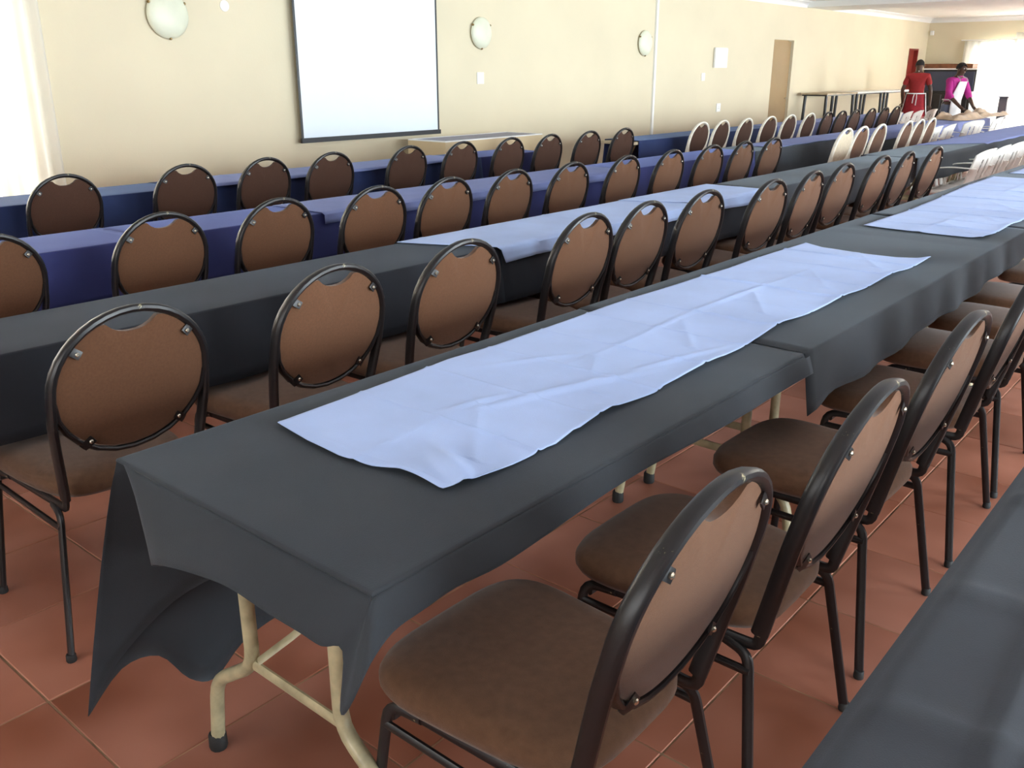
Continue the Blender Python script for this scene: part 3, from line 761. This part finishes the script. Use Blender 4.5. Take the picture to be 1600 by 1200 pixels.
# ------------------------------------------------------------------ chairs
def ell(y, z, a, b, t): return (y + a*math.sin(t), z + b*math.cos(t))
LEAN0 = .20
def bx_(z):   # x of the back plane at height z (leans back, +x)
    return .205 + (z-.44)*.235
def make_chair(frame_m, pad_m, seat_m, name, clips=True):
    t = thing(name, 'x', 'chair')
    # back frame: two stiles and a round top in one bent oval tube
    pts = []
    zc, a, b = .725, .204, .193
    pts += [(bx_(z), -y, z) for z, y in ((.43, .186), (.50, .192), (.57, .199), (.64, .205))]
    for k in range(0, 21):
        th = -PI/2 + PI*k/20
        y, z = a*math.sin(th), zc + b*math.cos(th); pts.append((bx_(z), y, z))
    pts += [(bx_(z), y, z) for z, y in ((.64, .205), (.57, .199), (.50, .192), (.43, .186))]
    mb = MB().sweep(pts, (1, 0, .235), .021, .036, 12, pw=.8)
    mb.obj('back_frame', frame_m, t)
    # lower arc closing the oval
    pts = []
    for k in range(13):
        th = PI/2 + PI*k/12
        y, z = .2*math.sin(th), .71 + .180*math.cos(th); pts.append((bx_(z)+.002, y, z))
    MB().sweep(pts, (1, 0, .235), .014, .026, 10, pw=.8).obj('back_rail', frame_m, t)
    # padded back panel, with the bite of the hand-hold at the top
    def pad(xo, dome, s, nr=9, n=72):
        rows = []
        for r in range(nr+1):
            q = r/nr; row = []
            for k in range(n):
                th = 2*PI*k/n; cy, cz = .1955*s*math.sin(th), (.187 if math.cos(th) > 0 else .178)*s*math.cos(th)
                z = .720 + cz
                # bite
                if cz > 0:
                    w = abs(cy)/.070
                    if w < 1: z = min(z, .862+.032*w**2.6)
                y = cy*q; zz = .72 + (z-.72)*q
                row.append((bx_(zz)+xo+dome*(1-q**2.4), y, zz))
            rows.append(row)
        return rows
    R1 = pad(.007, .010, 1); R2 = pad(-.010, -.026, 1)
    mb = MB(); mb.grid(R1, close=True); mb.grid(R2, close=True); mb.grid([R1[-1], R2[-1]], close=True)
    mb.obj('backrest', pad_m, t, True, 55)
    if clips:
        for sy in (-1, 1):
            for z, yy in ((.832, .143), (.585, .120)):
                c = MB().sweep([(bx_(z)+.006, sy*(yy+.019), z+(.016 if z > .7 else -.016)), (bx_(z)+.014, sy*(yy+.009), z+(.007 if z > .7 else -.007)), (bx_(z)+.017, sy*(yy-.008), z-(.006 if z > .7 else -.006))], (1, 0, 0), .026, .005, 6).obj('clip', frame_m, t)
                MB().lathe([(.0055, .0), (.0055, .003), (.003, .0055)], (bx_(z)+.018, sy*yy, z), 'x', 10).obj('screw', 'screw', c)
    # seat cushion
    def out(th, s):
        c, sn = math.cos(th), math.sin(th); p = 2/4.2
        x = (abs(c)**p)*math.copysign(1, c); y = (abs(sn)**p)*math.copysign(1, sn)
        w = .212 - .022*x
        return (.238*x*s - .033, y*w*s)
    def ring(s, z, n=40): return [(*out(2*PI*k/n, s), z) for k in range(n)]
    rows = [ring(.0, .4785), ring(.4, .478), ring(.75, .474), ring(.9, .467), ring(.97, .457), ring(1, .443), ring(1, .425), ring(.97, .412), ring(.9, .408), ring(0, .408)]
    MB().grid(rows, close=True).obj('seat', seat_m, t, True, 60)
    for sy in (-1, 1):
        # seat rail, bends up into the stile behind and down into the front leg
        MB().sweep(fillet([(bx_(.45), sy*.187, .45), (.205, sy*.187, .402), (-.16, sy*.2, .402)], .03), (0, 1, 0), .026, .016, 8).obj('seat_rail', frame_m, t)
        MB().sweep([(.20, sy*.208, .352), (-.20, sy*.212, .356)], (0, 1, 0), .020, .014, 8).obj('lower_rail', frame_m, t)
        fl = MB().sweep(fillet([(-.12, sy*.201, .402), (-.2, sy*.206, .398), (-.235, sy*.245, .012)], .04), (0, 1, 0), .024, .017, 8).obj('leg', frame_m, t)
        rl = MB().sweep(fillet([(.13, sy*.192, .396), (.19, sy*.2, .385), (.25, sy*.258, .012)], .05), (0, 1, 0), .024, .017, 8).obj('leg', frame_m, t)
        for lg, x, y in ((fl, -.236, sy*.246), (rl, .2505, sy*.259)):
            MB().lathe([(.0125, 0), (.0135, .004), (.0125, .02), (.011, .022)], (x, y, 0), 'z', 10).obj('rubber_foot', 'rubber', lg)
    MB().sweep([(-.185, -.21, .38), (-.185, .21, .38)], (0, 0, 1), .014, .02, 6).obj('front_rail', frame_m, t)
    register(t)
    return t

def make_mono():
    t = thing('plastic_chair', 'x', 'chair')
    # backrest: curved shell with slots
    nu, nv = 26, 14
    def P(u, v, off=0):
        a = (u-.5)*2; z = .43 + (.80-.43)*v - .05*abs(a)**3*v
        w = .215 + .03*v
        y = a*w; x = .17 + .10*v - .075*abs(a)**2.2 + off
        return (x, y, z)
    mb = MB()
    for off in (0, -.006):
        for i in range(nu):
            for j in range(nv):
                if 3 <= j <= 10 and i in (5, 9, 16, 20): continue
                mb.add([P(i/nu, j/nv, off), P((i+1)/nu, j/nv, off), P((i+1)/nu, (j+1)/nv, off), P(i/nu, (j+1)/nv, off)], [(0, 1, 2, 3)])
    rim = [P(0, k/12) for k in range(13)] + [P(k/20, 1) for k in range(1, 21)] + [P(1, 1-k/12) for k in range(1, 13)]
    mb.sweep([(x-.003, y, z) for x, y, z in rim], (1, 0, 0), .012, .018, 6)
    mb.obj('backrest', 'plastic', t, True, 50)
    rows = []
    for i in range(9):
        u = i/8; row = []
        for j in range(11):
            a = j/10*2-1; x = -.23 + .42*u; w = .23 - .02*u
            row.append((x, a*w, .43 - .02*math.sin(u*PI)*(1-a*a) - .03*(1-sstep(0, .15, u))*1 - .01*u))
        rows.append(row)
    mb = MB().grid(rows).grid([[(x, y, z-.006) for x, y, z in r] for r in rows])
    mb.sweep([(-.23, -.23, .40), (-.235, 0, .40), (-.23, .23, .40)], (0, 0, 1), .012, .035, 6)
    for s in (-1, 1): mb.sweep([(-.23, s*.23, .405), (.19, s*.21, .42)], (0, 0, 1), .01, .03, 6)
    mb.obj('seat', 'plastic', t, True, 50)
    for s in (-1, 1):
        mb = MB().sweep(fillet([(.21, s*.235, .63), (.0, s*.265, .64), (-.16, s*.265, .62), (-.20, s*.25, .54), (-.20, s*.235, .41)], .06), (0, 1, 0), .012, .045, 8)
        mb.obj('armrest', 'plastic', t)
        MB().sweep([(-.205, s*.225, .42), (-.25, s*.25, 0)], (0, 1, 0), .045, .02, 8).obj('leg', 'plastic', t)
        MB().sweep([(.17, s*.205, .43), (.26, s*.235, 0)], (0, 1, 0), .045, .02, 8).obj('leg', 'plastic', t)
    register(t)
    return t

protoB = make_chair('blackm', 'brown', 'seatb', 'banquet_chair')
protoC = make_chair('creamm', 'brown', 'seatb', 'banquet_chair', clips=False)
protoD = make_chair('blackm', 'brown_shaded', 'seatb', 'banquet_chair')
protoE = make_chair('creamm', 'brown_shaded', 'seatb', 'banquet_chair', clips=False)
protoW = make_chair('creamm', 'tan', 'seatb', 'banquet_chair', clips=False)
protoM = make_mono()
used = set()
TOP = bx_(.918)
def put(proto, x, y, rz, label, group):
    if proto.name in used: o = dup(proto, (x, y, 0), rz)
    else:
        o = proto; used.add(proto.name); o.location = (x, y, 0); o.rotation_euler = (0, 0, rz)
    o['label'] = label; o['group'] = group
    return o
o10 = ordn + ['eleventh', 'twelfth', 'thirteenth', 'fourteenth', 'fifteenth', 'sixteenth']
rj = random.Random(3)
#CHAIRDATA
R4 = [(-.832, 1.085, .0), (-.80, 1.645, .0), (-.812, 2.314, -.02), (-.81, 3.03, .03), (-.82, 3.66, 0), (-.81, 4.24, .02), (-.82, 4.78, 0), (-.82, 5.5, 0)]
for i, (x, y, r) in enumerate(R4):
    put(protoB, x, y, r, 'black-framed brown chair on the right side of the long row, %s' % ('nearest the camera' if i == 0 else o10[i] + ' from the camera'), 'brown chairs right of the long row')
R3 = [(-2.423, 1.045), (-2.421, 1.68), (-2.415, 2.243), (-2.445, 3.01), (-2.45, 3.47), (-2.445, 4.01), (-2.40, 4.66), (-2.41, 5.20), (-2.44, 5.78), (-2.45, 6.49), (-2.42, 6.92), (-2.40, 7.53)]
for i, (x, y) in enumerate(R3):
    put(protoB, x, y, rj.uniform(-.04, .04), 'black-framed brown oval-back chair, %s from the left behind the long charcoal row' % o10[i], 'brown chairs at the second row')
R2 = [1.21, 1.90, 2.47, 3.08, 3.59, 4.13, 4.72, 5.34, 5.95, 6.57, 7.11, 7.67]
for i, y in enumerate(R2):
    put(protoB, -3.79, y, rj.uniform(-.04, .04), 'black-framed brown oval-back chair, %s from the left at the blue third row' % o10[i], 'brown chairs at the third row')
R1 = [2.31, 3.07, 3.64, 4.21, 4.96, 5.56, 6.18, 6.74, 7.37, 7.97]
for i, y in enumerate(R1):
    put(protoD, -5.54, y, rj.uniform(-.04, .04), 'black-framed shade-darkened brown chair, %s from the left in the back row by the wall' % o10[i], 'shade-darkened brown chairs in the back row')
R1C = [9.52, 10.02, 10.64, 11.32, 11.93, 12.57]
for i, y in enumerate(R1C):
    put(protoE, -5.51, y, rj.uniform(-.03, .03), 'cream-framed shade-darkened brown chair in the back row, %s from the left' % o10[i], 'cream-framed chairs in the back row')
R1D = [13.05, 13.58, 14.12, 14.8, 15.4, 15.95]
for i, y in enumerate(R1D):
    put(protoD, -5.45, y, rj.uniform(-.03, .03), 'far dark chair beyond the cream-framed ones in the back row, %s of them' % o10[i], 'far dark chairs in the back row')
R2C = [9.40, 9.85, 10.4, 11.3, 11.75, 12.2]
for i, y in enumerate(R2C):
    put(protoW if i == 0 else protoC, -3.80, y, rj.uniform(-.03, .03), 'cream-framed chair with off-white back panel at the third row' if i == 0 else 'cream-framed chair with light brown back at the third row, %s from the left' % o10[i-1], 'cream-framed chairs at the third row')
for i, y in enumerate([16.55, 17.1, 17.7, 18.5]):
    put(protoM, -5.25-.27, y, rj.uniform(-.05, .05), 'white plastic chair at the far end of the back row, %s from the left' % o10[i], 'white plastic chairs at the far end of the back row')
for i, y in enumerate([12.75, 13.35, 14.7, 15.9, 16.5]):
    put(protoM, -3.52-.27, y, rj.uniform(-.05, .05)+(-.35 if i == 2 else 0), 'white plastic chair at the far end of the third row, %s from the left' % o10[i], 'white plastic chairs at the third row')
for i, y in enumerate([9.3, 9.85, 10.4, 11.0]):
    put(protoM, -2.08-.27, y, rj.uniform(-.05, .05), 'white plastic chair behind the second pale blue runner, %s from the left' % o10[i], 'white plastic chairs at the second row')
for i, y in enumerate([6.2, 6.85]):
    put(protoM, -.85, y, 0, 'white plastic chair right of the long row, %s of two at right photo edge' % o10[i], 'white plastic chairs right of the long row')

# ------------------------------------------------------------------ blanket on the far table
def blanket():
    rnd = random.Random(5); rows = []
    for j in range(46):
        v = j/45; row = []
        for i in range(26):
            u = i/25
            x = -4.40 + .50*u + .05*math.sin(v*9)*(u-.5); y = 15.35 + 2.6*v + .12*math.sin(u*7)
            e = min(u, 1-u, v*2, (1-v)*2); b = sstep(0, .16, e)
            h = b*(.045 + .03*math.sin(u*9+v*6) + .028*math.sin(v*17+u*3) + .02*math.sin(u*21-v*11) + .012*math.sin(v*40))
            row.append((x, y, .755 + max(.0, h)))
        rows.append(row)
    o = MB().grid(rows).obj('blanket', 'blanket', None, True, 60); solid(o, .006, 1)
    tag(o, 'crumpled tan blanket heaped on the far table before the woman in pink', 'blanket')
blanket()

# ------------------------------------------------------------------ people
def skin_mesh(name, pts, edges, radii, m, parent, sub=2, root=0):
    me = bpy.data.meshes.new(name); me.from_pydata([tuple(p) for p in pts], edges, []); me.materials.append(M[m])
    o = bpy.data.objects.new(name, me); C.objects.link(o)
    sk = o.modifiers.new('skin', 'SKIN'); sk.use_smooth_shade = True
    d = me.skin_vertices[0].data
    for i, r in enumerate(radii):
        d[i].radius = r if isinstance(r, tuple) else (r, r)
        d[i].use_root = (i == root)
    ss = o.modifiers.new('sub', 'SUBSURF'); ss.levels = sub; ss.render_levels = sub
    # bake so the figure is an ordinary mesh
    dg = bpy.context.evaluated_depsgraph_get(); ev = o.evaluated_get(dg)
    nm = bpy.data.meshes.new_from_object(ev); o.modifiers.clear(); o.data = nm
    nm.polygons.foreach_set('use_smooth', [True]*len(nm.polygons))
    if parent: o.parent = parent
    return o
def join_into(base, others):
    bm = bmesh.new(); bm.from_mesh(base.data)
    for o in others:
        bm.from_mesh(o.data)
    bm.to_mesh(base.data); bm.free()
    for o in others: bpy.data.objects.remove(o, do_unlink=True)
    base.data.polygons.foreach_set('use_smooth', [True]*len(base.data.polygons))

def person(name, label, loc, rz, arms, lean=0, look=0, skirt=False, shirt='redshirt', legs_m='redskirt', apron='back', height=1.0, hairm='short'):
    """local frame: figure faces +y. arms: list of (side, elbow, wrist, hand direction)"""
    t = thing('person', label, 'person', loc, rz); s = height
    def lz(p):   # lean the part above the hips
        x, y, z = p
        if z > .95: y += (z-.95)*lean
        return Vector((x, y, z))*s
    P = []; E = []; R = []
    def add(p, r, par=None, raw=False):
        P.append(lz(p) if not raw else Vector(p)); R.append(r if isinstance(r, tuple) else (r, r))
        if par is not None: E.append((par, len(P)-1))
        return len(P)-1
    pel = add((0, 0, .95), (.135, .10)); wa = add((0, 0, 1.08), (.12, .09), pel); ch = add((0, .0, 1.26), (.15, .105), wa)
    sh = add((0, -.01, 1.39), (.10, .08), ch); nk = add((0, .0, 1.46), (.052, .055), sh)
    hd0 = add((0, .012, 1.52), (.062, .068), nk); hd = add((0, .012, 1.59), (.078, .095), hd0); hd2 = add((0, .0, 1.655), (.062, .078), hd)
    for sd in (-1, 1):
        hp = add((sd*.095, 0, .88), .088, pel); kn = add((sd*.10, .015, .50), .058, hp); an = add((sd*.10, -.01, .09), .038, kn)
        ft = add((sd*.11, .11, .035), (.036, .028), an)
    ends = []
    for (sd, el, wr, hdir) in arms:
        so = add((sd*.17, -.01, 1.375), .056, sh)
        e = add(el, .040, so, True) if False else None
        P.append(Vector(el)*s); R.append((.041, .041)); E.append((so, len(P)-1)); ei = len(P)-1
        P.append((Vector(el)+Vector(wr))*.5*s); R.append((.036, .036)); E.append((ei, len(P)-1)); mi = len(P)-1
        P.append(Vector(wr)*s); R.append((.027, .024)); E.append((mi, len(P)-1)); wi = len(P)-1
        hdv = Vector(hdir).normalized(); pm = Vector(wr)*s + hdv*.075
        P.append(pm); R.append((.036, .018)); E.append((wi, len(P)-1))
        ends.append((sd, Vector(wr)*s, pm, hdv))
    body = skin_mesh('body', P, E, R, 'skin', t, 2, 0)
    # five fingers on each hand, rooted in the palm
    extra = []
    for sd, wr, pm, hv in ends:
        lat = hv.cross(Vector((0, 1, 0)) if abs(hv.y) < .8 else Vector((0, 0, 1))).normalized()
        nrm = hv.cross(lat).normalized()
        for k, (o_, L) in enumerate(((-.026, .062), (-.009, .072), (.009, .068), (.026, .052))):
            b = pm + lat*o_ - hv*.01
            pp = [b, b+hv*.035, b+hv*(.035+L*.45)-nrm*.01, b+hv*(.035+L*.8)-nrm*.026]
            extra.append(skin_mesh('finger', pp, [(0, 1), (1, 2), (2, 3)], [(.009,)*2, (.0088,)*2, (.008,)*2, (.0065,)*2], 'skin', None, 1, 0))
        b = wr + hv*.03
        pp = [b, b+hv*.03+lat*(-.04), b+hv*.065+lat*(-.055)-nrm*.012]
        extra.append(skin_mesh('finger', pp, [(0, 1), (1, 2)], [(.012,)*2, (.0105,)*2, (.0075,)*2], 'skin', None, 1, 0))
    # face: nose, lips, brow, ears as extra lumps merged in the body mesh
    def lump(c, r, n=10):
        mb = MB(); rows = []
        for i in range(n+1):
            a = PI*i/n; rows.append([(c[0]+r[0]*math.sin(a)*math.cos(2*PI*k/12), c[1]+r[1]*math.sin(a)*math.sin(2*PI*k/12), c[2]+r[2]*math.cos(a)) for k in range(12)])
        mb.grid(rows, close=True); return mb
    def hl(c, r, m='skin', nm='lump', par=None):
        c = lz(c); mb = lump(c, [q*s for q in r]); return mb.obj(nm, m, par)
    extra += [hl((0, .108, 1.565), (.015, .018, .024)), hl((0, .092, 1.525), (.026, .014, .011)), hl((-.079, .01, 1.575), (.012, .022, .03)), hl((.079, .01, 1.575), (.012, .022, .03))]
    join_into(body, extra)
    body.name = 'body'
    for sx in (-1, 1):
        hl((sx*.030, .094, 1.588), (.012, .010, .008), 'white', 'eye', t)
        hl((sx*.030, .103, 1.588), (.005, .004, .005), 'black', 'pupil', t)
    # hair
    mb = MB(); rows = []
    for i in range(13):
        a = PI*.56*i/12; row = []
        for k in range(28):
            th = 2*PI*k/28; fx, fy = math.cos(th), math.sin(th)
            drop = 1.0 if fy < .35 else max(.55, 1-.75*(fy-.35))
            aa = a*drop; wob = 1+.015*math.sin(th*9+i)
            c = lz((0, -.006, 1.60)); row.append((c.x+.083*s*math.sin(aa)*fx*wob, c.y+.100*s*math.sin(aa)*fy*wob, c.z+(.096*math.cos(aa))*s*wob))
        rows.append(row)
    mb.grid(rows, close=True); hr = mb.obj('hair', 'hair', t); solid(hr, .005, 1)
    # shirt: thicker skin over torso and upper arms
    P2 = [lz((0, 0, .93)), lz((0, 0, 1.08)), lz((0, 0, 1.26)), lz((0, -.01, 1.385)), lz((0, -.005, 1.43))]
    E2 = [(0, 1), (1, 2), (2, 3), (3, 4)]; R2_ = [(.165, .13), (.15, .12), (.175, .13), (.13, .10), (.07, .07)]
    for (sd, el, wr, hdir) in arms:
        so = lz((sd*.175, -.01, 1.37)); e = Vector(el)*s
        i0 = len(P2); P2.append(so); R2_.append((.075,)*2); E2.append((3, i0))
        fr = .92 if shirt == 'pinkshirt' else .72
        P2.append(so.lerp(e, fr)); R2_.append((.062,)*2); E2.append((i0, i0+1))
        if shirt == 'pinkshirt':
            P2.append(e.lerp(Vector(wr)*s, .35)); R2_.append((.05,)*2); E2.append((i0+1, i0+2))
    skin_mesh('shirt', P2, E2, R2_, shirt, t, 2, 0)
    # collar
    c0 = lz((0, -.002, 1.445)); 
    MB().sweep([(c0.x+.066*math.cos(2*PI*k/16), c0.y+.066*math.sin(2*PI*k/16), c0.z+.006*math.cos(2*PI*k/16-1.57)) for k in range(16)], (0, 0, 1), .012, .018, 6, closed=True).obj('collar', 'apron' if apron == 'back' else shirt, t)
    # skirt or trousers
    if skirt:
        rows = []
        for i in range(12):
            v = i/11; z = 1.03 - .55*v; row = []
            for k in range(36):
                th = 2*PI*k/36; f_ = 1 + .05*v*math.sin(th*7+1)
                row.append(((.165+.085*v)*f_*math.cos(th)*s, (.125+.085*v)*f_*math.sin(th)*s, z*s))
            rows.append(row)
        sk = MB().grid(rows, close=True).obj('skirt', legs_m, t); solid(sk, .004)
    else:
        PP = [(0, 0, 1.0), (0, 0, .93)]; EE = [(0, 1)]; RR = [(.15, .12), (.155, .125)]
        for sd in (-1, 1):
            n0 = len(PP); PP += [(sd*.095, 0, .84), (sd*.10, .015, .50), (sd*.10, -.005, .12)]; RR += [(.105,)*2, (.08,)*2, (.07,)*2]; EE += [(1, n0), (n0, n0+1), (n0+1, n0+2)]
        skin_mesh('trousers', [Vector(p)*s for p in PP], EE, RR, legs_m, t, 2, 0)
    for sd in (-1, 1):
        mb = MB(); rows = []
        for i in range(8):
            a = i/7; y = -.06+.25*a; w = .048*math.sin(PI*(.15+.75*a))+.012; h = .075-.045*a
            rows.append([(sd*.105+w*math.cos(2*PI*k/12), y, max(.0, h*.5+h*.5*math.sin(2*PI*k/12))) for k in range(12)])
        mb.grid(rows, close=True); mb.f.append(tuple(range(12))); mb.f.append(tuple(range(84, 96))); mb.obj('shoe', 'black', t)
    # apron
    def shell(x0, x1, z0, z1, rx, ry, front, wfun, nz=10, nx=14):
        rows = []
        for i in range(nz+1):
            v = i/nz; z = z1 + (z0-z1)*v; row = []
            for k in range(nx+1):
                a = (x0 + (x1-x0)*k/nx)*wfun(v)
                p = Vector((rx(v)*math.sin(a), front*ry(v)*math.cos(a), z)); q = lz(p) if z > .95 else p*s
                row.append(tuple(q))
            rows.append(row)
        return MB().grid(rows)
    ap = shell(-1, 1, .50, 1.03, lambda v: .19+.075*v, lambda v: .152+.075*v, 1, lambda v: (1.9 if apron == 'back' else .72)+.0*v).obj('apron_skirt', 'apron', t); solid(ap, .003)
    ap2 = shell(-1, 1, 1.0, 1.36, lambda v: .185, lambda v: .165-.01*v, 1, lambda v: .55+.4*v).obj('apron_bib', 'apron', t); solid(ap2, .003)
    # ties round the waist and neck
    w0 = [lz((.186*math.cos(2*PI*k/24), .150*math.sin(2*PI*k/24), 1.03)) for k in range(24)]
    MB().sweep(w0, (0, 0, 1), .006, .022, 6, closed=True).obj('apron_tie', 'apron', t)
    MB().sweep([lz(p) for p in ((.02, -.157, 1.03), (.03, -.18, .95), (.025, -.2, .80))], (0, 1, 0), .018, .004, 6).obj('tie_end', 'apron', t)
    MB().sweep([lz(p) for p in ((-.02, -.157, 1.03), (-.035, -.18, .96), (-.04, -.2, .84))], (0, 1, 0), .018, .004, 6).obj('tie_end', 'apron', t)
    MB().sweep([lz(p) for p in ((-.09, .165, 1.355), (-.085, .11, 1.42), (-.06, .0, 1.46), (0, -.065, 1.465), (.06, 0, 1.46), (.085, .11, 1.42), (.09, .165, 1.355))], (0, 0, 1), .005, .02, 6).obj('neck_strap', 'apron', t)
    return t

# the figure in red stands with the back to the camera; local +y is away from it
person('person', 'person in red T-shirt and red skirt with tied white apron, back to camera', (-6.25, 20.45, 0), math.radians(14),
       [(-1, (-.27, -.02, 1.10), (-.25, .10, .86), (0, .3, -1)), (1, (.27, -.04, 1.10), (.29, .02, .84), (0, .1, -1))],
       skirt=True, shirt='redshirt', legs_m='redskirt', apron='back', height=1.0)
# the woman in pink leans over the far table, facing it (towards +x and the camera)
person('person', 'woman in magenta top and white bib apron leaning over the far table', (-4.98, 18.35, 0), math.radians(-118),
       [(-1, (-.25, .16, 1.12), (-.16, .40, .90), (.1, 1, -.5)), (1, (.25, .16, 1.12), (.16, .40, .90), (-.1, 1, -.5))],
       lean=.22, skirt=False, shirt='pinkshirt', legs_m='denim', apron='front', height=.95)
